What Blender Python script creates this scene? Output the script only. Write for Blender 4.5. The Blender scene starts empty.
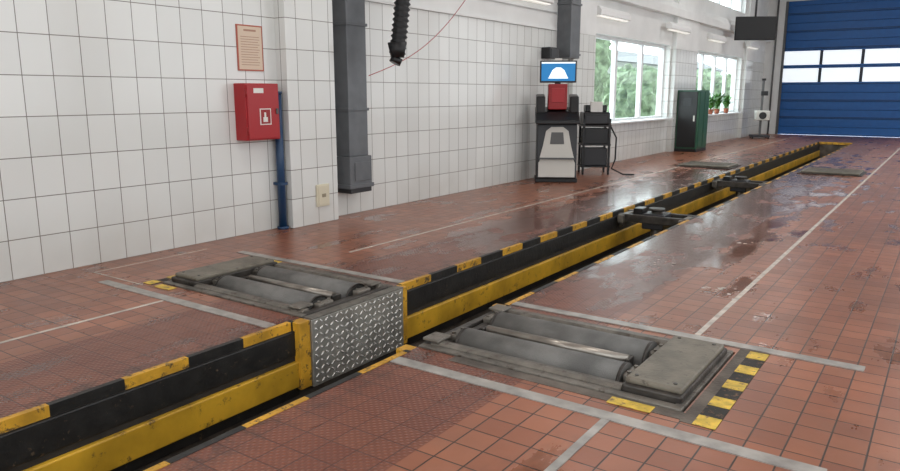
import bpy, bmesh, math, random
from mathutils import Vector, Matrix
random.seed(7)
scene = bpy.context.scene
try:
    scene.view_settings.view_transform = 'Standard'
except Exception: pass

def lin(c):
    return tuple(((x/255)/12.92 if x/255 <= .04045 else ((x/255+.055)/1.055)**2.4) for x in c)+(1,)

# ------------------------------------------------------------ materials
def mat(name, rgb, rough=.5, metal=0, var=0, vscale=6, bump=0, bscale=60, spec=.5, chip=None, chipt=.6, cscale=22):
    m = bpy.data.materials.new(name); m.use_nodes = True
    nt = m.node_tree; b = nt.nodes['Principled BSDF']
    c = lin(rgb)
    b.inputs['Base Color'].default_value = c
    b.inputs['Roughness'].default_value = rough
    b.inputs['Metallic'].default_value = metal
    b.inputs['Specular IOR Level'].default_value = spec
    g = nt.nodes.new('ShaderNodeNewGeometry')
    if var:
        n = nt.nodes.new('ShaderNodeTexNoise'); n.inputs['Scale'].default_value = vscale
        n.inputs['Detail'].default_value = 6
        nt.links.new(g.outputs['Position'], n.inputs['Vector'])
        r = nt.nodes.new('ShaderNodeValToRGB')
        r.color_ramp.elements[0].position = .35; r.color_ramp.elements[1].position = .65
        r.color_ramp.elements[0].color = tuple(x*(1-var) for x in c[:3])+(1,)
        r.color_ramp.elements[1].color = tuple(min(1, x*(1+var*.5)) for x in c[:3])+(1,)
        nt.links.new(n.outputs['Fac'], r.inputs['Fac'])
        last = r.outputs['Color']
        if chip:
            n2 = nt.nodes.new('ShaderNodeTexNoise'); n2.inputs['Scale'].default_value = cscale
            n2.inputs['Detail'].default_value = 9; n2.inputs['Roughness'].default_value = .72
            nt.links.new(g.outputs['Position'], n2.inputs['Vector'])
            mr = nt.nodes.new('ShaderNodeMapRange'); mr.inputs['From Min'].default_value = chipt-.03; mr.inputs['From Max'].default_value = chipt+.05
            nt.links.new(n2.outputs['Fac'], mr.inputs['Value'])
            mx = nt.nodes.new('ShaderNodeMixRGB'); nt.links.new(mr.outputs[0], mx.inputs[0]); nt.links.new(last, mx.inputs[1])
            mx.inputs[2].default_value = lin(chip); last = mx.outputs[0]
        nt.links.new(last, b.inputs['Base Color'])
    if bump:
        n = nt.nodes.new('ShaderNodeTexNoise'); n.inputs['Scale'].default_value = bscale
        n.inputs['Detail'].default_value = 4
        nt.links.new(g.outputs['Position'], n.inputs['Vector'])
        bp = nt.nodes.new('ShaderNodeBump'); bp.inputs['Strength'].default_value = bump
        bp.inputs['Distance'].default_value = .01
        nt.links.new(n.outputs['Fac'], bp.inputs['Height'])
        nt.links.new(bp.outputs['Normal'], b.inputs['Normal'])
    return m

def emis(name, rgb, s):
    m = bpy.data.materials.new(name); m.use_nodes = True
    b = m.node_tree.nodes['Principled BSDF']
    b.inputs['Base Color'].default_value = lin(rgb)
    b.inputs['Emission Color'].default_value = lin(rgb)
    b.inputs['Emission Strength'].default_value = s
    return m

class NB:
    def __init__(s, name):
        s.m = bpy.data.materials.new(name); s.m.use_nodes = True
        s.nt = s.m.node_tree; s.b = s.nt.nodes['Principled BSDF']
    def n(s, t, **kw):
        x = s.nt.nodes.new(t)
        for k, v in kw.items():
            if k in x.inputs: x.inputs[k].default_value = v
            else: setattr(x, k, v)
        return x
    def l(s, a, b): s.nt.links.new(a, b)
    def math(s, op, a, b=None, c=None, clamp=False):
        x = s.nt.nodes.new('ShaderNodeMath'); x.operation = op; x.use_clamp = clamp
        for i, v in enumerate((a, b, c)):
            if v is None: continue
            if isinstance(v, (int, float)): x.inputs[i].default_value = v
            else: s.l(v, x.inputs[i])
        return x.outputs[0]
    def smooth(s, v, a, b):
        x = s.nt.nodes.new('ShaderNodeMapRange'); x.interpolation_type = 'SMOOTHSTEP'
        s.l(v, x.inputs['Value'])
        x.inputs['From Min'].default_value = a; x.inputs['From Max'].default_value = b
        return x.outputs['Result']
    def mix(s, f, a, b, mode='MIX'):
        x = s.nt.nodes.new('ShaderNodeMixRGB'); x.blend_type = mode
        for i, v in enumerate((f, a, b)):
            if isinstance(v, (int, float, tuple)): x.inputs[i].default_value = v
            else: s.l(v, x.inputs[i])
        return x.outputs[0]

def floor_material():
    k = NB('quarry_tile_floor')
    g = k.n('ShaderNodeNewGeometry'); P = g.outputs['Position']
    sp = k.n('ShaderNodeSeparateXYZ'); k.l(P, sp.inputs[0]); X, Y = sp.outputs[0], sp.outputs[1]
    br = k.n('ShaderNodeTexBrick', offset=0.0, squash=1.0)
    k.l(P, br.inputs['Vector'])
    for a, v in (('Scale', 1), ('Mortar Size', .0045), ('Mortar Smooth', .3), ('Bias', 0), ('Brick Width', .15), ('Row Height', .15)):
        br.inputs[a].default_value = v
    br.inputs['Color1'].default_value = lin((168, 106, 77))
    br.inputs['Color2'].default_value = lin((144, 86, 62))
    br.inputs['Mortar'].default_value = lin((54, 40, 33))
    n1 = k.n('ShaderNodeTexNoise', Scale=.9, Detail=8.0, Roughness=.6); k.l(P, n1.inputs['Vector'])
    n2 = k.n('ShaderNodeTexNoise', Scale=7.0, Detail=8.0, Roughness=.7); k.l(P, n2.inputs['Vector'])
    mp = k.n('ShaderNodeMapping'); k.l(P, mp.inputs[0]); mp.inputs['Scale'].default_value = (1.0, .42, 1)
    n3 = k.n('ShaderNodeTexNoise', Scale=3.4, Detail=6.0, Roughness=.58); k.l(mp.outputs[0], n3.inputs['Vector'])
    d = k.math('ABSOLUTE', k.math('ADD', X, 3.02))
    studd = k.math('SUBTRACT', 1, k.smooth(d, 1.275, 1.28))
    stains = k.smooth(n1.outputs['Fac'], .36, .64)
    col = k.mix(k.math('MULTIPLY', k.math('SUBTRACT', 1, stains), .32), br.outputs['Color'], lin((84, 58, 45)))
    grime = k.smooth(n2.outputs['Fac'], .5, .75)
    col = k.mix(k.math('MULTIPLY', grime, .2), col, lin((132, 110, 94)))
    col = k.mix(k.math('MULTIPLY', studd, .45), col, lin((118, 55, 40)))
    edge = k.math('SUBTRACT', 1, k.smooth(d, .5, .85))
    oil = k.smooth(k.math('ADD', n2.outputs['Fac'], k.math('MULTIPLY', edge, .12)), .54, .70)
    col = k.mix(k.math('MULTIPLY', k.math('MULTIPLY', oil, edge), .6), col, lin((50, 37, 31)))
    def saw(v):
        return k.math('SINE', k.math('MULTIPLY', v, 2*math.pi/.0375))
    st = k.math('MAXIMUM', k.math('MULTIPLY', saw(X), saw(Y)), 0)
    st = k.math('MULTIPLY', st, studd)
    col = k.mix(k.math('MULTIPLY', k.math('SUBTRACT', studd, st, clamp=True), .30), col, lin((50, 30, 25)))
    near = k.math('SUBTRACT', 1, k.smooth(d, .9, 2.2))
    yy = k.math('MULTIPLY', k.smooth(Y, 4.4, 7.0), k.math('SUBTRACT', 1, k.smooth(Y, 14, 24)))
    bias = k.math('MULTIPLY', k.math('MULTIPLY', near, yy), .20)
    wetv = k.math('ADD', n3.outputs['Fac'], bias)
    wet = k.smooth(wetv, .56, .70)
    damp = k.smooth(wetv, .52, .72)
    col = k.mix(k.math('MULTIPLY', damp, .5), col, lin((66, 38, 28)))
    k.l(col, k.b.inputs['Base Color'])
    r = k.math('ADD', .20, k.math('MULTIPLY', n2.outputs['Fac'], .24))
    r2 = k.math('ADD', k.math('MULTIPLY', r, k.math('SUBTRACT', 1, wet)), k.math('MULTIPLY', wet, .10))
    k.l(r2, k.b.inputs['Roughness'])
    h = k.math('ADD', k.math('MULTIPLY', br.outputs['Fac'], -1.0), k.math('MULTIPLY', st, .8))
    h = k.math('ADD', h, k.math('MULTIPLY', n2.outputs['Fac'], .35))
    h = k.math('MULTIPLY', h, k.math('SUBTRACT', 1, k.math('MULTIPLY', wet, .55)))
    bp = k.n('ShaderNodeBump', Strength=.65, Distance=.004); k.l(h, bp.inputs['Height'])
    k.l(bp.outputs['Normal'], k.b.inputs['Normal'])
    return k.m

def tile_material():
    k = NB('white_wall_tile')
    g = k.n('ShaderNodeNewGeometry'); P = g.outputs['Position']
    sp = k.n('ShaderNodeSeparateXYZ'); k.l(P, sp.inputs[0])
    cb = k.n('ShaderNodeCombineXYZ')
    k.l(k.math('ADD', k.math('ADD', sp.outputs[0], sp.outputs[1]), .07), cb.inputs[0]); k.l(sp.outputs[2], cb.inputs[1])
    br = k.n('ShaderNodeTexBrick', offset=0.0, squash=1.0); k.l(cb.outputs[0], br.inputs['Vector'])
    for a, v in (('Scale', 1), ('Mortar Size', .004), ('Mortar Smooth', .2), ('Bias', 0), ('Brick Width', .25), ('Row Height', .33)):
        br.inputs[a].default_value = v
    br.inputs['Color1'].default_value = lin((231, 233, 230)); br.inputs['Color2'].default_value = lin((222, 224, 221))
    br.inputs['Mortar'].default_value = lin((126, 123, 116))
    n = k.n('ShaderNodeTexNoise', Scale=1.3, Detail=6.0); k.l(P, n.inputs['Vector'])
    low = k.math('SUBTRACT', 1, k.smooth(sp.outputs[2], 0, .7))
    f = k.math('MULTIPLY', k.math('ADD', k.math('MULTIPLY', low, .45), .1), n.outputs['Fac'])
    k.l(k.mix(f, br.outputs['Color'], lin((150, 138, 120))), k.b.inputs['Base Color'])
    k.b.inputs['Roughness'].default_value = .15
    n4 = k.n('ShaderNodeTexNoise', Scale=5.0, Detail=2.0); k.l(P, n4.inputs['Vector'])
    bp = k.n('ShaderNodeBump', Strength=.5, Distance=.003)
    k.l(k.math('ADD', k.math('MULTIPLY', br.outputs['Fac'], -1.0), k.math('MULTIPLY', n4.outputs['Fac'], .8)), bp.inputs['Height'])
    k.l(bp.outputs['Normal'], k.b.inputs['Normal'])
    return k.m

def glass_material():
    m = bpy.data.materials.new('window_glass'); m.use_nodes = True
    nt = m.node_tree; nt.nodes.remove(nt.nodes['Principled BSDF'])
    o = nt.nodes['Material Output']
    t = nt.nodes.new('ShaderNodeBsdfTransparent'); t.inputs[0].default_value = (.93, .97, .96, 1)
    gl = nt.nodes.new('ShaderNodeBsdfGlossy'); gl.inputs['Roughness'].default_value = .03
    mx = nt.nodes.new('ShaderNodeMixShader'); mx.inputs[0].default_value = .08
    nt.links.new(t.outputs[0], mx.inputs[1]); nt.links.new(gl.outputs[0], mx.inputs[2])
    nt.links.new(mx.outputs[0], o.inputs['Surface'])
    return m

M = dict(
    floor=floor_material(), tile=tile_material(), glass=glass_material(),
    plaster=mat('white_plaster', (228, 229, 227), .8, var=.05, vscale=2),
    ceil=mat('ceiling_paint', (210, 210, 209), .85),
    concrete=mat('stained_concrete', (104, 95, 86), .8, var=.45, vscale=5, bump=.5),
    pitdark=mat('pit_dark_surface', (42, 38, 34), .7, var=.4),  # mottled near-black for pit floor, roller pans and rail gaps
    black=mat('black_paint', (30, 28, 26), .5, var=.5, vscale=9, bump=.3, bscale=30, chip=(92, 74, 56), chipt=.64),
    yellow=mat('worn_yellow_paint', (210, 156, 44), .5, var=.35, vscale=7, bump=.25, bscale=40, chip=(78, 60, 38), chipt=.565, cscale=14),
    yrail=mat('yellow_rail_paint', (210, 162, 46), .42, var=.32, vscale=3, bump=.2, bscale=20, chip=(110, 82, 42), chipt=.61, cscale=10),
    yellowp=mat('yellow_floor_paint', (220, 184, 68), .5, var=.35, vscale=14, chip=(120, 92, 66), chipt=.58),
    strip=mat('steel_strip', (172, 167, 160), .38, .3, var=.3, vscale=8),
    white=mat('white_line_paint', (204, 194, 182), .5, var=.3, vscale=10, chip=(140, 100, 78), chipt=.64),
    steel=mat('dirty_steel', (116, 110, 101), .44, .35, var=.4, vscale=9, bump=.4, bscale=45, chip=(76, 65, 55), chipt=.58, cscale=12),
    steeld=mat('dark_greasy_steel', (70, 65, 60), .42, .35, var=.5, vscale=9, bump=.4, bscale=40),
    cap=mat('worn_cover_paint', (118, 111, 98), .5, .1, var=.3, vscale=7, bump=.3, bscale=50, chip=(84, 76, 66), chipt=.61),
    roller=mat('gritty_roller', (122, 120, 116), .5, .35, var=.35, vscale=5, bump=.7, bscale=220),
    roller2=mat('polished_roller', (160, 152, 142), .28, .7, var=.3, vscale=6),
    diamond=mat('diamond_plate_aluminium', (182, 178, 170), .34, .55, var=.25, vscale=6),
    lozenge=mat('diamond_tread_bright', (226, 222, 214), .25, .5),
    duct=mat('grey_duct_paint', (104, 107, 110), .42, .25, var=.12),
    hose=mat('black_hose', (20, 20, 22), .5),
    red=mat('red_enamel', (166, 22, 30), .35),
    redd=mat('red_dark', (150, 18, 22), .4),
    paper=mat('poster_paper', (218, 198, 176), .6), paperframe=mat('poster_frame', (176, 92, 72), .5),
    print_=mat('poster_print', (176, 136, 116), .7),
    labelw=mat('label_white', (228, 226, 220), .5),
    bluepipe=mat('blue_pipe_paint', (30, 62, 96), .35),
    cream=mat('cream_plastic', (214, 206, 182), .5), creamd=mat('cream_dark', (150, 140, 118), .5),
    char=mat('charcoal_metal', (44, 45, 48), .42), blk=mat('black_plastic', (18, 18, 20), .35),
    grey=mat('light_grey_plastic', (206, 204, 196), .5), dgrey=mat('grey_plastic', (92, 92, 92), .5),
    screen=emis('screen_blue', (30, 110, 165), .8), screenw=emis('screen_white', (225, 235, 240), .9),
    tvscr=mat('tv_screen', (6, 6, 8), .5), tvblk=mat('tv_black', (12, 12, 14), .6),
    green=mat('green_enamel', (34, 84, 60), .4),
    bdoor=mat('blue_door_enamel', (14, 84, 150), .42, var=.08), bdoord=mat('blue_door_groove_shade', (10, 50, 92), .5),  # second, darker blue paints the shade of the door grooves
    dframe=mat('door_window_frame', (28, 36, 52), .4),
    pane=emis('frosted_pane_glow', (225, 232, 238), .85),  # emission stands in for daylight through the door panes
    pvc=mat('white_pvc', (228, 230, 230), .35),
    lamp=mat('lamp_housing', (236, 236, 234), .4), tube=emis('lamp_tube', (255, 252, 244), .5),
    leaf=mat('leaf', (70, 128, 46), .5, var=.4, vscale=20), pot=mat('clay_pot', (150, 84, 58), .6),
    foliage=mat('foliage', (136, 154, 122), .8, var=.5, vscale=2.5, bump=1, bscale=6),
    ground=mat('yard_asphalt', (180, 180, 176), .9),
    bld=mat('outside_building', (220, 222, 218), .8), bldwin=mat('outside_building_window', (90, 104, 110), .2),
    cable=mat('red_cable', (170, 60, 60), .5),
    foam=mat('soap_foam', (206, 200, 192), .7),
    mat_=mat('rubber_mat', (44, 41, 38), .7, var=.4, vscale=10, chip=(120, 90, 66), chipt=.57),
)

# ------------------------------------------------------------ mesh builder
class B:
    def __init__(s, name, mx=None):
        s.name = name; s.bm = bmesh.new(); s.mats = []; s.mx = mx
    def mi(s, key):
        if key not in s.mats: s.mats.append(key)
        return s.mats.index(key)
    def add(s, tb, key, smooth=False):
        i = s.mi(key)
        for f in tb.faces:
            f.material_index = i; f.smooth = smooth
        me = bpy.data.meshes.new('t'); tb.to_mesh(me); tb.free()
        s.bm.from_mesh(me); bpy.data.meshes.remove(me)
    def box(s, x0, x1, y0, y1, z0, z1, key, bev=0, rot=None, segs=2):
        x0, x1 = sorted((x0, x1)); y0, y1 = sorted((y0, y1)); z0, z1 = sorted((z0, z1))
        tb = bmesh.new(); bmesh.ops.create_cube(tb, size=1)
        bmesh.ops.scale(tb, vec=(x1-x0, y1-y0, z1-z0), verts=tb.verts)
        if bev: bmesh.ops.bevel(tb, geom=tb.edges[:], offset=bev, segments=segs, affect='EDGES', profile=.5)
        if rot: bmesh.ops.rotate(tb, cent=(0, 0, 0), matrix=rot, verts=tb.verts)
        bmesh.ops.translate(tb, vec=((x0+x1)/2, (y0+y1)/2, (z0+z1)/2), verts=tb.verts)
        s.add(tb, key)
    def cyl(s, p0, p1, r, key, seg=20, r2=None, smooth=True):
        p0, p1 = Vector(p0), Vector(p1); d = p1-p0
        tb = bmesh.new()
        bmesh.ops.create_cone(tb, cap_ends=True, segments=seg, radius1=r, radius2=r if r2 is None else r2, depth=d.length)
        q = Vector((0, 0, 1)).rotation_difference(d.normalized()).to_matrix()
        bmesh.ops.rotate(tb, cent=(0, 0, 0), matrix=q, verts=tb.verts)
        bmesh.ops.translate(tb, vec=(p0+p1)/2, verts=tb.verts)
        i = s.mi(key)
        for f in tb.faces:
            f.material_index = i; f.smooth = smooth and len(f.verts) == 4
        me = bpy.data.meshes.new('t'); tb.to_mesh(me); tb.free(); s.bm.from_mesh(me); bpy.data.meshes.remove(me)
    def prism(s, pts, axis, a0, a1, key, bev=0):
        tb = bmesh.new()
        def P(p, a):
            if axis == 'x': return (a, p[0], p[1])
            if axis == 'y': return (p[0], a, p[1])
            return (p[0], p[1], a)
        v0 = [tb.verts.new(P(p, a0)) for p in pts]; v1 = [tb.verts.new(P(p, a1)) for p in pts]
        tb.faces.new(v0); tb.faces.new(v1[::-1]); n = len(pts)
        for i in range(n): tb.faces.new((v0[i], v1[i], v1[(i+1) % n], v0[(i+1) % n]))
        bmesh.ops.recalc_face_normals(tb, faces=tb.faces)
        if bev: bmesh.ops.bevel(tb, geom=tb.edges[:], offset=bev, segments=2, affect='EDGES', profile=.5)
        s.add(tb, key)
    def quad(s, a, b, c, d, key):
        tb = bmesh.new(); tb.faces.new([tb.verts.new(p) for p in (a, b, c, d)]); s.add(tb, key)
    def tube(s, pts, r, key, seg=10, rf=None):
        pts = [Vector(p) for p in pts]; tb = bmesh.new(); rings = []
        for i, p in enumerate(pts):
            t = (pts[min(i+1, len(pts)-1)]-pts[max(i-1, 0)]).normalized()
            u = t.cross(Vector((0, 1, .013))).normalized(); w = t.cross(u)
            rr = rf(i) if rf else r
            rings.append([tb.verts.new(p+(u*math.cos(2*math.pi*k/seg)+w*math.sin(2*math.pi*k/seg))*rr) for k in range(seg)])
        for i in range(len(rings)-1):
            for k in range(seg):
                tb.faces.new((rings[i][k], rings[i][(k+1) % seg], rings[i+1][(k+1) % seg], rings[i+1][k]))
        tb.faces.new(rings[0][::-1]); tb.faces.new(rings[-1])
        bmesh.ops.recalc_face_normals(tb, faces=tb.faces)
        s.add(tb, key, True)
    def done(s):
        me = bpy.data.meshes.new(s.name); s.bm.to_mesh(me); s.bm.free()
        for k in s.mats: me.materials.append(M[k])
        o = bpy.data.objects.new(s.name, me); scene.collection.objects.link(o)
        if s.mx: o.matrix_world = s.mx
        return o

# ------------------------------------------------------------ dimensions
WX = -6.2; RX = 3.6; Y0 = -4.0; YF = 29.8; CZ = 5.2
PL, PR = -3.5, -2.535
PY0, PY1 = -0.6, 25.7
RY0, RY1 = 3.27, 4.27
RL = 1.62

# ------------------------------------------------------------ floor with pit openings
b = B('floor')
xs = [WX, PL-RL, PL, PR, PR+RL, RX]; ys = [Y0, PY0, RY0, RY1, PY1, YF]
def hole(xm, ym):
    if PL < xm < PR and PY0 < ym < PY1: return True
    if RY0 < ym < RY1 and PL-RL < xm < PR+RL: return True
    return False
for i in range(len(xs)-1):
    for j in range(len(ys)-1):
        if not hole((xs[i]+xs[i+1])/2, (ys[j]+ys[j+1])/2):
            b.box(xs[i], xs[i+1], ys[j], ys[j+1], -.05, 0, 'floor')
b.done()

b = B('inspection_pit')
T = .15
for (ya, yb) in ((PY0, RY0), (RY1, PY1)):
    b.box(PL-T, PL, ya, yb, -1.5, -.05, 'concrete'); b.box(PR, PR+T, ya, yb, -1.5, -.05, 'concrete')
b.box(PL-T, PL, RY0, RY1, -1.5, -.5, 'concrete'); b.box(PR, PR+T, RY0, RY1, -1.5, -.5, 'concrete')
b.box(PL, PR, PY0-T, PY0, -1.5, -.05, 'concrete'); b.box(PL, PR, PY1, PY1+T, -1.5, -.05, 'concrete')
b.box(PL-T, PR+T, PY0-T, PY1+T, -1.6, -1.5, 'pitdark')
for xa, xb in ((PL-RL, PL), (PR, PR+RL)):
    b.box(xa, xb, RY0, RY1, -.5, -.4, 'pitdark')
    b.box(xa, xb, RY0-.04, RY0, -.4, -.05, 'concrete'); b.box(xa, xb, RY1, RY1+.04, -.4, -.05, 'concrete')
b.box(PL-RL-.05, PL-RL, RY0, RY1, -.5, -.05, 'concrete'); b.box(PR+RL, PR+RL+.05, RY0, RY1, -.5, -.05, 'concrete')
P = .79
for side, xe in ((1, PL), (-1, PR)):
    for (ya, yb) in ((PY0, RY0-.08), (RY1+.06, PY1)):
        y = 1.97-P*4
        while y < yb:
            for k, (c0, c1) in enumerate(((y, y+P*.5), (y+P*.5, y+P))):
                c0 = max(c0, ya); c1 = min(c1, yb)
                if c1-c0 > .01:
                    key = 'yellow' if k == 0 else 'black'
                    b.box(xe-side*.03, xe+side*.008, c0, c1, -.058, .004, key, .002)
            y += P
        b.box(xe, xe+side*.025, ya, yb, -.235, -.06, 'black', .006)
        b.box(xe, xe+side*.018, ya, yb, -.27, -.236, 'pitdark')
        b.box(xe, xe+side*.05, ya, yb, -.45, -.27, 'yrail', .008)
        b.box(xe, xe+side*.03, ya, yb, -.52, -.451, 'black', .004)
    b.box(xe-side*.02, xe+side*.07, RY0-.10, RY0+.0, -.47, .002, 'yellow', .006)
    b.box(xe-side*.02, xe+side*.07, RY1+.0, RY1+.06, -.47, .002, 'yellow', .006)
for yy in (PY1-.04, PY0):
    b.box(PL, PR, yy, yy+.04, -.07, .006, 'yellow')
b.done()

# ------------------------------------------------------------ steel strips / painted lines
b = B('steel_floor_strip')
b.box(-5.56, PL-.04, 2.985, 3.07, 0, .006, 'strip'); b.box(PR+.04, -.27, 2.985, 3.07, 0, .006, 'strip')
b.box(-5.54, PL-.04, 4.36, 4.44, 0, .006, 'strip'); b.box(PR+.04, -.26, 4.36, 4.44, 0, .006, 'strip')
b.box(-1.21, -1.17, -.5, 2.985, 0, .005, 'strip')
b.done()
b = B('painted_floor_line')
b.box(-4.68, -4.65, -1, 2.98, 0, .002, 'white'); b.box(-4.68, -4.65, 5.0, 28, 0, .002, 'white')
b.box(-1.21, -1.175, 4.46, 28.5, 0, .002, 'white')
b.box(-5.92, -5.91, 3.15, 4.3, 0, .002, 'white'); b.box(-5.92, -5.2, 3.15, 3.16, 0, .002, 'white')
b.done()

b = B('hazard_marking')
xa = PR+RL+.01
b.box(xa, xa+.06, RY0-.1, RY1+.08, 0, .003, 'concrete')
b.box(xa+.06, xa+.165, RY0-.1, RY1+.08, 0, .003, 'mat_')
y = RY0-.1; k = 0
while y < RY1:
    if k % 2 == 0: b.box(xa+.06, xa+.165, y, y+.12, .003, .005, 'yellowp')
    y += .13; k += 1
b.box(PR+.3, xa, RY0-.08, RY0-.0, 0, .003, 'concrete')
b.box(xa-.36, xa-.14, RY0-.1, RY0-.02, .003, .005, 'yellowp')
xa = PL-RL-.01
b.box(xa-.1, xa, RY0-.08, RY1+.08, 0, .003, 'mat_')
for y in (RY0-.08, RY0+.13, RY1-.2, RY1-.02):
    b.box(xa-.12, xa-.02, y, y+.1, .003, .005, 'yellowp')
b.box(xa, PL-.3, RY1+.02, RY1+.06, 0, .003, 'concrete')
b.box(xa, xa+.25, RY1+.0, RY1+.07, .003, .005, 'yellowp')
b.box(xa+.05, xa+.25, RY0-.1, RY0-.02, .003, .005, 'yellowp')
b.done()

# ------------------------------------------------------------ roller brake testers
def roller_unit(s, xe):
    b = B('roller_brake_tester')
    L0 = .085 if s < 0 else 0
    X = lambda l: xe+s*l
    def bx(l0, l1, y0, y1, z0, z1, key, bev=.006): b.box(X(l0), X(l1), RY0+y0, RY0+y1, z0, z1, key, bev)
    bx(.02, RL-.01, .005, .06, -.2, .012, 'steel'); bx(.02, RL-.01, .94, .995, -.2, .012, 'steel')
    bx(RL-.06, RL-.01, .06, .94, -.2, .012, 'steel'); bx(.02, .07, .06, .94, -.3, .012, 'steeld')
    # channel covers in front of and behind the rollers
    b.prism([(RY0+.06, -.02), (RY0+.06, .016), (RY0+.09, .028), (RY0+.13, .026), (RY0+.15, -.01), (RY0+.15, -.1), (RY0+.06, -.1)], 'x', X(.07), X(1.28), 'steel', .004)
    b.prism([(RY0+.875, -.1), (RY0+.875, .006), (RY0+.89, .028), (RY0+.925, .026), (RY0+.94, .01), (RY0+.94, -.1)], 'x', X(.07), X(1.28), 'steel', .004)
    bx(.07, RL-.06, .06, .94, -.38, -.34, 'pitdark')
    for l in (.08, 1.225):
        bx(l, l+.05, .16, .86, -.25, -.005, 'steeld')
        for yc in (.31, .72):
            bx(l-.005, l+.06, yc-.075, yc+.075, -.02, .03, 'steel', .012)
            for dy in (-.05, .05):
                b.cyl((X(l+.025), RY0+yc+dy, .025), (X(l+.025), RY0+yc+dy, .042), .013, 'steel', 6, smooth=False)
    # the two large drive rollers
    for yc in (.31, .72):
        b.cyl((X(.15), RY0+yc, -.062), (X(1.215), RY0+yc, -.062), .122, 'roller', 64)
        for l in (.15, 1.195):
            b.cyl((X(l), RY0+yc, -.062), (X(l+.018), RY0+yc, -.062), .1235, 'steeld', 64)
        b.cyl((X(.13), RY0+yc, -.062), (X(1.235), RY0+yc, -.062), .04, 'steel', 24)
    # small sensing roller between them
    b.cyl((X(.2), RY0+.515, .0), (X(1.15), RY0+.515, .0), .032, 'roller2', 32)
    for l in (.17, 1.14):
        bx(l, l+.025, .47, .56, -.06, .02, 'steeld')
    bx(.15, 1.21, .50, .53, -.16, -.10, 'steeld')
    x0, x1 = 1.28, RL-.03
    b.box(X(x0), X(x1), RY0+.07, RY0+.93, -.2, .045, 'steeld', .01)
    b.box(X(x0+.005), X(x1-.01), RY0+.1, RY0+.9, .04, .075, 'cap', .014, segs=3)
    for yy in (.15, .85):
        for l in (x0+.05, x1-.06):
            b.cyl((X(l), RY0+yy, .073), (X(l), RY0+yy, .079), .011, 'steeld', 8)
    bx(L0+.01, L0+.13, .06, .20, .024, .044, 'steel', .008)
    bx(L0+.01, L0+.13, .82, .94, .022, .042, 'steel', .008)
    return b
roller_unit(1, PR).done()
roller_unit(-1, PL).done()

b = B('diamond_plate_cover')
b.box(PL+.002, PL+.08, RY0+.005, RY1-.005, -.48, .0, 'diamond', .004)
b.box(PL+.002, PL+.085, RY0+.005, RY1-.005, .0, .012, 'steel', .003)
rows, cols = 10, 19
for r in range(rows):
    for c in range(cols):
        y = RY0+.045+c*.0508; z = -.453+r*.0475
        ang = math.radians(40 if (r+c) % 2 else -40)
        tb = bmesh.new(); bmesh.ops.create_uvsphere(tb, u_segments=8, v_segments=6, radius=1)
        bmesh.ops.scale(tb, vec=(.006, .021, .0065), verts=tb.verts)
        bmesh.ops.rotate(tb, cent=(0, 0, 0), matrix=Matrix.Rotation(ang, 3, 'X'), verts=tb.verts)
        bmesh.ops.translate(tb, vec=(PL+.08, y, z), verts=tb.verts)
        b.add(tb, 'lozenge', True)
b.done()

# ------------------------------------------------------------ pit jacks / side plates
def jack(y):
    b = B('pit_jack')
    for dy in (0, .34):
        b.box(PL+.035, PR-.035, y+dy, y+dy+.07, -.12, -.02, 'steeld', .008)
    for x in (PL+.05, PR-.13):
        b.box(x, x+.08, y-.06, y+.47, -.13, -.03, 'steel', .008)
        for dy in (.0, .41): b.cyl((x+.01, y+dy, -.14), (x+.07, y+dy, -.14), .045, 'steeld', 16)
    b.box(-3.16, -2.88, y+.04, y+.36, -.2, .0, 'char', .015)
    b.cyl((-3.02, y+.2, -.6), (-3.02, y+.2, .03), .07, 'steel')
    b.cyl((-3.02, y+.2, .03), (-3.02, y+.2, .06), .10, 'steeld')
    b.box(-3.3, -3.18, y+.1, y+.3, -.1, .05, 'blk', .01)
    b.done()
jack(8.8); jack(13.2)
def plate(xc):
    b = B('suspension_test_plate')
    b.box(xc-.55, xc+.55, 15.15, 16.15, 0, .015, 'steeld', .004)
    b.box(xc-.5, xc+.5, 15.22, 16.08, .015, .05, 'cap', .012)
    for k in range(6): b.box(xc-.45, xc+.45, 15.3+k*.13, 15.33+k*.13, .05, .056, 'steel')
    b.done()
plate(-4.2); plate(-1.85)

# ------------------------------------------------------------ walls
W1 = (13.95, 18.8); W2 = (20.9, 26.3); WZ = (.88, 2.72)
CL = [(14.0, 18.7), (20.9, 26.3)]; CLZ = (4.15, 4.85)
def wall_cells(b, axis, pos, thick, us, zs, openings, tile_top):
    for i in range(len(us)-1):
        for j in range(len(zs)-1):
            um, zm = (us[i]+us[i+1])/2, (zs[j]+zs[j+1])/2
            if any(o[0] < um < o[1] and o[2] < zm < o[3] for o in openings): continue
            key = 'tile' if zm < tile_top else 'plaster'
            if axis == 'x': b.box(pos, pos+thick, us[i], us[i+1], zs[j], zs[j+1], key)
            else: b.box(us[i], us[i+1], pos, pos+thick, zs[j], zs[j+1], key)
ops = [(W1[0], W1[1], WZ[0], WZ[1]), (W2[0], W2[1], WZ[0], WZ[1])]+[(a, c, CLZ[0], CLZ[1]) for a, c in CL]
b = B('wall_left')
wall_cells(b, 'x', WX-.3, .3, [Y0, W1[0], 14.0, 18.7, W1[1], W2[0], W2[1], YF], [-.05, WZ[0], 2.64, WZ[1], CLZ[0], CLZ[1], CZ], ops, 2.64)
b.done()
b = B('wall_right')
rops = [(a, a+5.2, 1.0, 4.4) for a in (-3.0, 3.2, 9.4, 15.6, 21.8)]
us = sorted({Y0, YF, *[o[0] for o in rops], *[o[1] for o in rops]})
wall_cells(b, 'x', RX, .3, us, [-.05, 1.0, 4.4, CZ], rops, .99); b.done()
b = B('wall_back')
gop = [(-3.5, 2.2, -.01, 4.2)]
wall_cells(b, 'y', Y0-.3, .3, [WX-.3, -3.5, 2.2, RX+.3], [-.05, 0, 4.2, CZ], gop, 2.64); b.done()
DX0, DX1, DZ = -5.6, -.28, 4.85
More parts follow.
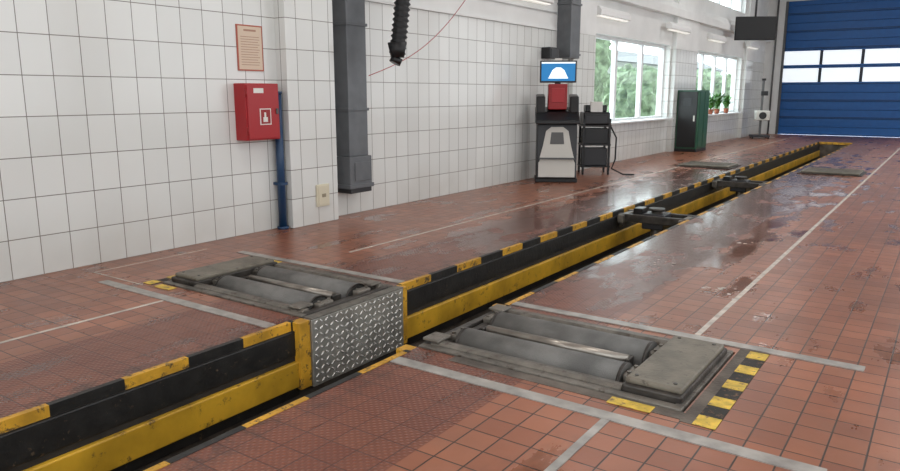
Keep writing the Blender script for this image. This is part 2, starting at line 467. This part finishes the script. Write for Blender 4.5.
b = B('wall_far')
wall_cells(b, 'y', YF, .3, [WX-.3, DX0, DX1, RX+.3], [-.05, DZ, CZ], [(DX0, DX1, -.05, DZ)], -1)
b.done()
b = B('ceiling'); b.box(WX-.3, RX+.3, Y0-.3, YF+.3, CZ, CZ+.2, 'ceil')
b.done()

for (a, c) in ((5.56, 6.30), (12.85, 13.85), (18.9, 20.8), (26.5, 27.5)):
    b = B('pillar')
    d = .16 if a < 6 else .12
    b.box(WX, WX+d, a, c, 0, 2.64, 'tile', .003); b.box(WX, WX+d, a, c, 2.64, CZ, 'plaster', .003); b.done()
b = B('trim_1')
b.box(WX, WX+.2, Y0, YF, 3.42, 3.62, 'plaster', .01)
b.box(WX, WX+.13, Y0, YF, 3.62, 3.75, 'plaster', .01); b.done()
b = B('trim_2')
b.box(WX, WX+.03, 6.9, 12.3, 2.64, 2.67, 'plaster'); b.done()

def window(name, ya, yb, za, zb, n):
    b = B(name); f = .07; x0, x1 = WX-.22, WX-.14
    b.box(x0, x1, ya, yb, za, za+f, 'pvc'); b.box(x0, x1, ya, yb, zb-f, zb, 'pvc')
    b.box(x0, x1, ya, ya+f, za+f, zb-f, 'pvc'); b.box(x0, x1, yb-f, yb, za+f, zb-f, 'pvc')
    w = (yb-ya)/n
    for k in range(1, n):
        b.box(x0-.01, x1+.01, ya+k*w-.06, ya+k*w+.06, za+f, zb-f, 'pvc')
    b.box((x0+x1)/2-.004, (x0+x1)/2+.004, ya+f, yb-f, za+f, zb-f, 'glass')
    b.done()
window('window_1', W1[0], W1[1], WZ[0], WZ[1], 3)
window('window_2', W2[0], W2[1], WZ[0], WZ[1], 4)
for i, (a, c) in enumerate(CL): window('window_%d' % (3+i), a, c, CLZ[0], CLZ[1], 4)
for (ya, yb) in (W1, W2):
    b = B('window_sill'); b.box(WX-.14, WX+.20, ya, yb, WZ[0]-.02, WZ[0]+.02, 'pvc', .008); b.done()

# sectional door
b = B('door_1')
YD = YF+.08; sec = .625
b.box(DX0, DX1, YD+.02, YD+.1, 0, DZ, 'bdoord')
z = 0; k = 0
while z < DZ-.05:
    zt = min(z+sec-.015, DZ)
    if k in (3, 4):
        b.box(DX0, DX1, YD-.02, YD+.02, z, z+.06, 'bdoor'); b.box(DX0, DX1, YD-.02, YD+.02, zt-.05, zt, 'bdoor')
        nx = 4; w = (DX1-DX0)/nx
        for i in range(nx):
            xa = DX0+i*w
            b.box(xa, xa+.05, YD-.02, YD+.02, z+.06, zt-.05, 'dframe'); b.box(xa+w-.05, xa+w, YD-.02, YD+.02, z+.06, zt-.05, 'dframe')
            b.box(xa+.05, xa+w-.05, YD-.0, YD+.015, z+.06, zt-.05, 'pane')
    else:
        for q in range(2):
            zz = z+q*sec/2
            b.box(DX0, DX1, YD-.02, YD+.02, zz, min(zz+sec/2-.012-(.01 if q else 0), DZ), 'bdoor', .006)
        b.box(DX0, DX1, YD-.026, YD-.018, z+.02, z+.05, 'bdoord')
    z += sec; k += 1
b.box(DX0, DX0+.08, YF-.02, YF+.06, 0, DZ, 'dgrey'); b.box(DX1-.08, DX1, YF-.02, YF+.06, 0, DZ, 'dgrey')
b.done()

# ------------------------------------------------------------ wall fittings
b = B('fire_hose_cabinet')
x0, x1, ya, yb, za, zb = WX, WX+.18, 4.96, 5.41, 1.02, 1.61
b.box(x0, x1, ya, yb, za, zb, 'red', .008)
b.box(x1, x1+.012, ya+.015, yb-.015, za+.015, zb-.015, 'red', .006)
b.box(x1+.012, x1+.015, ya+.17, yb-.13, za+.16, za+.33, 'labelw')
b.box(x1+.015, x1+.017, ya+.182, yb-.142, za+.17, za+.32, 'redd')
b.box(x1+.017, x1+.019, ya+.21, yb-.18, za+.19, za+.24, 'labelw'); b.box(x1+.017, x1+.019, ya+.225, yb-.2, za+.24, za+.29, 'labelw')
b.box(x1+.012, x1+.015, ya+.1, yb-.22, zb-.10, zb-.05, 'labelw')
b.box(x1+.012, x1+.03, yb-.06, yb-.035, za+.27, za+.33, 'dgrey', .004)
for z in (za+.1, zb-.1): b.cyl((x1+.006, ya+.004, z-.04), (x1+.006, ya+.004, z+.04), .01, 'redd', 8)
b.done()
b = B('wall_poster')
b.box(WX, WX+.012, 5.03, 5.37, 1.74, 2.21, 'paperframe'); b.box(WX+.012, WX+.014, 5.045, 5.355, 1.755, 2.195, 'paper')
b.box(WX+.014, WX+.0155, 5.12, 5.28, 2.145, 2.165, 'print_')
for i in range(12):
    b.box(WX+.014, WX+.0155, 5.075, 5.325-random.random()*.05, 1.80+i*.026, 1.806+i*.026, 'print_')
b.done()
b = B('blue_pipe')
b.cyl((WX+.075, 5.485, 0), (WX+.075, 5.485, 1.5), .045, 'bluepipe')
b.cyl((WX+.075, 5.485, 1.5), (WX+.075, 5.485, 1.53), .052, 'bluepipe')
b.cyl((WX+.075, 5.485, 0), (WX+.075, 5.485, .03), .065, 'bluepipe')
for z in (.5,): b.box(WX, WX+.125, 5.435, 5.535, z, z+.03, 'bluepipe')
b.done()
b = B('electrical_access_box')
X0 = WX+.16
b.box(X0, X0+.025, 5.93, 6.13, .2, .46, 'cream', .005); b.box(X0+.025, X0+.032, 5.95, 6.11, .22, .44, 'cream', .003)
b.box(X0+.032, X0+.038, 6.0, 6.06, .31, .35, 'creamd'); b.done()

def duct(ya, yb, x1, zbot, name='ventilation_duct'):
    b = B(name)
    b.box(WX, x1, ya, yb, zbot+.45, CZ, 'duct', .006)
    b.box(WX, x1+.03, ya-.03, yb+.03, zbot+.10, zbot+.45, 'duct', .01)
    b.box(WX, x1+.045, ya-.05, yb+.05, zbot+.06, zbot+.11, 'duct', .006)
    b.box(WX, x1+.02, ya-.01, yb+.03, zbot, zbot+.06, 'char', .006)
    for z in (1.0+.3, 2.3, 3.3, 4.4): b.box(WX, x1+.015, ya-.018, yb+.018, z, z+.035, 'duct', .004)
    b.box(x1+.03, x1+.042, ya+.05, yb-.02, zbot+.15, zbot+.38, 'duct', .006)
    b.done()
duct(6.46, 6.80, WX+.22, .30)
b = B('ventilation_duct')
b.box(WX, WX+.28, 12.35, 12.75, 2.15, CZ, 'duct', .006)
for z in (2.2, 3.1, 4.2): b.box(WX, WX+.295, 12.33, 12.77, z, z+.035, 'duct')
b.done()

b = B('exhaust_hose')
pts = []
N = 150
for i in range(N+1):
    t = i/N; z = CZ-(CZ-1.98)*t
    pts.append((-5.55-.05*math.sin(t*3), 7.3-.42*t**2, z))
b.tube(pts, .09, 'hose', 16, rf=lambda i: .088+.014*math.cos(i*math.pi/1.5))
e = Vector(pts[-1])
b.cyl(e+Vector((0, 0, .12)), e+Vector((0, 0, -.05)), .115, 'hose', 20, r2=.08)
b.cyl(e+Vector((0, 0, -.05)), e+Vector((-.02, -.03, -.12)), .07, 'blk', 20)
b.box(-5.7, -5.4, 7.15, 7.45, CZ-.05, CZ, 'char', .01)
b.done()
b = B('red_cable')
p0, p1 = Vector((WX+.235, 6.8, 1.72)), Vector((WX+.21, 9.6, 3.42))
b.tube([p0.lerp(p1, t/20)+Vector((0.02, 0, -.30*math.sin(math.pi*t/20))) for t in range(21)], .005, 'cable', 6)
b.done()

for (a, c) in ((10.3, 11.9), (14.0, 15.6), (18.0, 19.6), (22.0, 23.6), (26.2, 27.6)):
    b = B('fluorescent_wall_lamp')
    x = WX+(.12 if a in (18.0, 26.2) else 0)
    b.prism([(x, 3.1), (x, 3.24), (x+.09, 3.24), (x+.15, 3.16), (x+.15, 3.08), (x+.1, 3.06)], 'y', a, c, 'lamp', .004)
    b.box(x+.02, x+.11, a+.05, c-.05, 3.045, 3.062, 'tube')
    b.done()
b = B('cable_conduit')
b.cyl((WX+.02, 6.85, 2.95), (WX+.02, 12.3, 2.95), .015, 'pvc', 8)
b.done()

# ------------------------------------------------------------ equipment
def at(x, y, deg): return Matrix.Translation((x, y, 0)) @ Matrix.Rotation(math.radians(deg), 4, 'Z')
b = B('brake_tester_console', at(-5.68, 11.4, 30))
b.box(-.36, .36, -.27, .27, 0, .07, 'blk', .01)
b.prism([(-.30, .07), (-.22, 1.0), (.26, 1.0), (.26, .07)], 'x', -.34, .34, 'char', .02)
sl = lambda z: -.30+.08*(z-.07)/.93
def apron(out, key, d0=-.03, d1=.01):
    tb = bmesh.new(); n = len(out)
    f0 = [tb.verts.new((x, sl(z)+d0, z)) for x, z in out]; f1 = [tb.verts.new((x, sl(z)+d1, z)) for x, z in out]
    tb.faces.new(f0); tb.faces.new(f1[::-1])
    for i in range(n): tb.faces.new((f0[i], f1[i], f1[(i+1) % n], f0[(i+1) % n]))
    bmesh.ops.recalc_face_normals(tb, faces=tb.faces); b.add(tb, key)
apron([(-.31, .10), (-.31, .34), (-.28, .40), (.28, .40), (.31, .34), (.31, .10)], 'grey')
apron([(-.29, .43), (-.24, .62), (-.19, .88), (-.1, .95), (.1, .95), (.19, .88), (.24, .62), (.29, .43)], 'grey')
apron([(-.12, .66), (-.10, .86), (.10, .86), (.12, .66)], 'dgrey', -.036, -.02)
b.box(-.3, .3, -.36, -.32, .405, .425, 'dgrey')
b.prism([(-.36, 1.0), (-.36, 1.06), (-.16, 1.2), (.26, 1.28), (.26, 1.0)], 'x', -.37, .37, 'blk', .012)
b.box(-.25, .25, -.33, -.17, 1.1, 1.12, 'dgrey', .004, rot=Matrix.Rotation(.55, 3, 'X'))
for s in (-1, 1):
    b.prism([(-.2, 1.18), (-.12, 1.46), (.22, 1.5), (.26, 1.2)], 'x', s*.21, s*.36, 'blk', .02)
b.box(-.16, .16, -.14, .2, 1.24, 1.67, 'redd', .015)
b.box(-.11, .11, -.155, -.14, 1.36, 1.6, 'red', .006)
b.box(-.05, .05, .0, .06, 1.6, 1.9, 'blk')
b.box(-.31, .31, -.06, -.0, 1.69, 2.06, 'blk', .01)
b.box(-.285, .285, -.068, -.058, 1.72, 2.035, 'screen')
tri = [(-.17, 1.76), (.17, 1.76), (.10, 1.90), (.04, 1.945), (-.04, 1.945), (-.10, 1.90)]
tb = bmesh.new(); tb.faces.new([tb.verts.new((x, -.0695, z)) for x, z in tri]); b.add(tb, 'screenw')
b.box(-.285, .285, -.070, -.0685, 2.01, 2.035, 'screenw')
b.box(-.06, .06, -.02, .04, 2.06, 2.10, 'labelw', .005)
b.done()
b = B('wall_speaker')
b.box(WX, WX+.18, 11.75, 12.1, 2.12, 2.32, 'blk', .012); b.box(WX+.18, WX+.19, 11.78, 12.07, 2.15, 2.29, 'char', .004); b.done()

b = B('gas_analyzer_cart', at(-5.6, 12.85, 35))
for x in (-.24, .24):
    for y in (-.2, .2):
        b.box(x-.02, x+.02, y-.02, y+.02, .06, 1.05, 'blk'); b.cyl((x-.015, y, .035), (x+.015, y, .035), .035, 'blk', 12)
for z in (.14, .55, .9): b.box(-.27, .27, -.23, .23, z, z+.03, 'blk', .004)
b.box(-.22, .22, -.18, .18, .17, .5, 'char', .015); b.box(-.22, .22, -.2, .18, .58, .87, 'blk', .01)
b.box(-.26, .24, -.22, .2, .93, 1.17, 'blk', .03); b.box(-.2, .18, -.225, -.215, .97, 1.1, 'char')
b.box(-.2, .2, -.1, .15, 1.17, 1.3, 'blk', .02)
b.box(-.12, .1, -.17, -.1, 1.17, 1.36, 'labelw', .004)
b.tube([(.26, -.2, .9), (.36, -.25, .7), (.36, -.24, .3), (.30, -.22, .12), (.5, -.3, .02), (.7, -.35, .02)], .015, 'hose', 8)
b.done()

b = B('tool_cabinet')
b.box(-6.07, -5.5, 19.2, 20.1, 0, .08, 'blk'); b.box(-6.07, -5.5, 19.2, 20.1, .08, 1.6, 'green', .012)
b.box(-6.03, -5.54, 19.175, 19.2, .12, 1.56, 'blk', .006)
b.box(-5.9, -5.68, 19.165, 19.176, 1.2, 1.4, 'char'); b.box(-5.62, -5.58, 19.16, 19.176, .8, .95, 'grey', .003)
for yy in (19.25, 19.68): b.box(-5.5, -5.485, yy, yy+.38, .12, 1.56, 'green', .006)
b.done()
b = B('wall_monitor_television', at(-5.33, 24.0, 30))
b.box(-.60, .60, -.03, .04, 3.12, 3.82, 'tvblk', .012); b.box(-.57, .57, -.036, -.03, 3.16, 3.79, 'tvscr')
b.box(-.2, .2, .04, .09, 3.4, 3.7, 'char'); b.cyl((0, .07, 3.6), (0, .07, CZ), .03, 'char'); b.box(-.1, .1, -.03, .17, CZ-.03, CZ, 'char')
b.done()
b = B('headlight_tester', at(-5.5, 26.6, 20))
b.box(-.3, .3, -.3, .3, .05, .12, 'char', .01)
for x in (-.25, .25):
    for y in (-.25, .25): b.cyl((x-.02, y, .04), (x+.02, y, .04), .04, 'blk', 12)
b.box(-.035, .035, -.035, .035, .12, 2.0, 'dgrey'); b.box(-.06, .06, -.06, .06, 1.95, 2.02, 'blk')
b.box(-.2, .25, -.25, .22, .62, .95, 'grey', .03); b.cyl((.02, -.25, .78), (.02, -.27, .78), .12, 'blk', 20)
b.box(-.05, .16, -.08, .08, 1.45, 1.6, 'blk', .01)
b.done()
for (yy, hh) in ((21.7, .62), (22.5, .5), (23.2, .62), (24.3, .5)):
    b = B('potted_plant'); z0 = WZ[0]+.021; x = WX+.105
    b.cyl((x, yy, z0), (x, yy, z0+.14), .06, 'pot', 16, r2=.085); b.cyl((x, yy, z0+.13), (x, yy, z0+.15), .09, 'pot', 16)
    for i in range(70):
        a = random.random()*6.28; L = hh*(.4+.6*random.random()); w = .05; sp = .08+.30*random.random()
        d = Vector((math.cos(a)*.6, math.sin(a), 0)); t = Vector((-math.sin(a), math.cos(a), 0))
        base = Vector((x, yy, z0+.14)); m1 = base+d*sp*.5+Vector((0, 0, L*.6)); tip = base+d*sp*1.3+Vector((0, 0, L*.85))
        m1.x = max(m1.x, WX+.07); tip.x = max(tip.x, WX+.03)
        b.quad(base-t*.008, base+t*.008, m1+t*w, m1-t*w, 'leaf'); b.quad(m1-t*w, m1+t*w, tip+t*.006, tip-t*.006, 'leaf')
    b.done()
b = B('wall_pipe')
b.cyl((-5.85, YF-.06, 0), (-5.85, YF-.06, CZ), .03, 'dgrey', 10)
b.done()
b = B('soap_foam_fleck')
for (cx, cy, n) in ((-1.35, 5.6, 12), (-2.0, 6.3, 8), (-1.7, 7.6, 5)):
    for i in range(n):
        x = cx+random.gauss(0, .07); y = cy+random.gauss(0, .07); r = .008+random.random()*.018
        tb = bmesh.new(); vs = [tb.verts.new((x+math.cos(a*1.05)*r*(.6+.6*random.random()), y+math.sin(a*1.05)*r*(.6+.6*random.random()), .004)) for a in range(6)]
        tb.faces.new(vs); b.add(tb, 'foam')
b.done()

# ------------------------------------------------------------ outside
b = B('yard_ground'); b.box(-60, WX-.3, -20, 110, -.3, -.1, 'ground'); b.done()
b = B('hedge')
for i in range(30):
    tb = bmesh.new(); bmesh.ops.create_icosphere(tb, subdivisions=4, radius=1)
    s = .8+random.random()*1.0
    for v in tb.verts: v.co *= 1+.3*random.random()
    bmesh.ops.scale(tb, vec=(s, s*1.2, s*1.3), verts=tb.verts)
    h = 2.2+random.random()*3 if i < 7 else .4+random.random()*.6
    bmesh.ops.translate(tb, vec=(-19+random.random()*3, 34+i*(1.2 if i < 7 else 1.6), h), verts=tb.verts)
    b.add(tb, 'foliage')
b.done()
b = B('neighbouring_building'); b.box(-34, -26, 52, 100, -.1, 4.4, 'bld')
for i in range(12): b.box(-26, -25.95, 53.5+i*4, 55.5+i*4, 1.2, 2.8, 'bldwin')
b.prism([(-35, 4.4), (-25, 4.4), (-30, 6.0)], 'y', 51.5, 100.5, 'dgrey'); b.done()

# ------------------------------------------------------------ added ceiling fill lights, daylight
for ix, x in enumerate((-3.8, .6)):
    for y in (-1, 4, 9, 14, 19, 24):  # unseen fixtures with area lights, added to brighten the room
        b = B('added_fill_fixture'); b.box(x-.3, x+.3, y-.75, y+.75, CZ-.08, CZ, 'lamp', .01); b.box(x-.26, x+.26, y-.7, y+.7, CZ-.09, CZ-.079, 'pvc'); b.done()
        l = bpy.data.lights.new('added_fill_light', 'AREA'); l.shape = 'RECTANGLE'; l.size = .5; l.size_y = 1.4; l.energy = 36; l.color = (1, .98, .96)
        o = bpy.data.objects.new('added_fill_light', l); o.location = (x, y, CZ-.1); scene.collection.objects.link(o)
def portal(loc, rot, sx, sy):
    l = bpy.data.lights.new('daylight_portal', 'AREA'); l.shape = 'RECTANGLE'; l.size = sx; l.size_y = sy
    l.cycles.is_portal = True
    o = bpy.data.objects.new('daylight_portal', l); o.location = loc; o.rotation_euler = rot; scene.collection.objects.link(o)
R90 = math.pi/2
for (a, c, z0, z1) in ops: portal((WX-.32, (a+c)/2, (z0+z1)/2), (R90, 0, -R90), c-a, z1-z0)
for (a, c, z0, z1) in rops: portal((RX+.32, (a+c)/2, (z0+z1)/2), (R90, 0, R90), c-a, z1-z0)
portal((-.65, Y0-.32, 2.1), (R90, 0, math.pi), 5.7, 4.2)

w = bpy.data.worlds.new('sky'); scene.world = w; w.use_nodes = True
nt = w.node_tree; bg = nt.nodes['Background']
tc = nt.nodes.new('ShaderNodeTexCoord'); sp = nt.nodes.new('ShaderNodeSeparateXYZ'); cr = nt.nodes.new('ShaderNodeValToRGB')
nt.links.new(tc.outputs['Generated'], sp.inputs[0]); nt.links.new(sp.outputs[2], cr.inputs[0])
cr.color_ramp.elements[0].color = (.93, .97, 1, 1); cr.color_ramp.elements[1].color = (.80, .90, 1, 1)
nt.links.new(cr.outputs[0], bg.inputs[0])
mr = nt.nodes.new('ShaderNodeMapRange'); nt.links.new(sp.outputs[0], mr.inputs['Value'])
mr.inputs['From Min'].default_value = -.6; mr.inputs['From Max'].default_value = .4
mr.inputs['To Min'].default_value = 6.0; mr.inputs['To Max'].default_value = 2.4
nt.links.new(mr.outputs[0], bg.inputs[1])

cam = bpy.data.cameras.new('camera'); co = bpy.data.objects.new('camera', cam); scene.collection.objects.link(co)
co.location = (0, 0, 1.5); co.rotation_euler = (math.radians(90-11.16), 0, math.radians(34.85))
cam.sensor_width = 36; cam.lens = 28.68; cam.clip_start = .05; cam.clip_end = 200
scene.camera = co
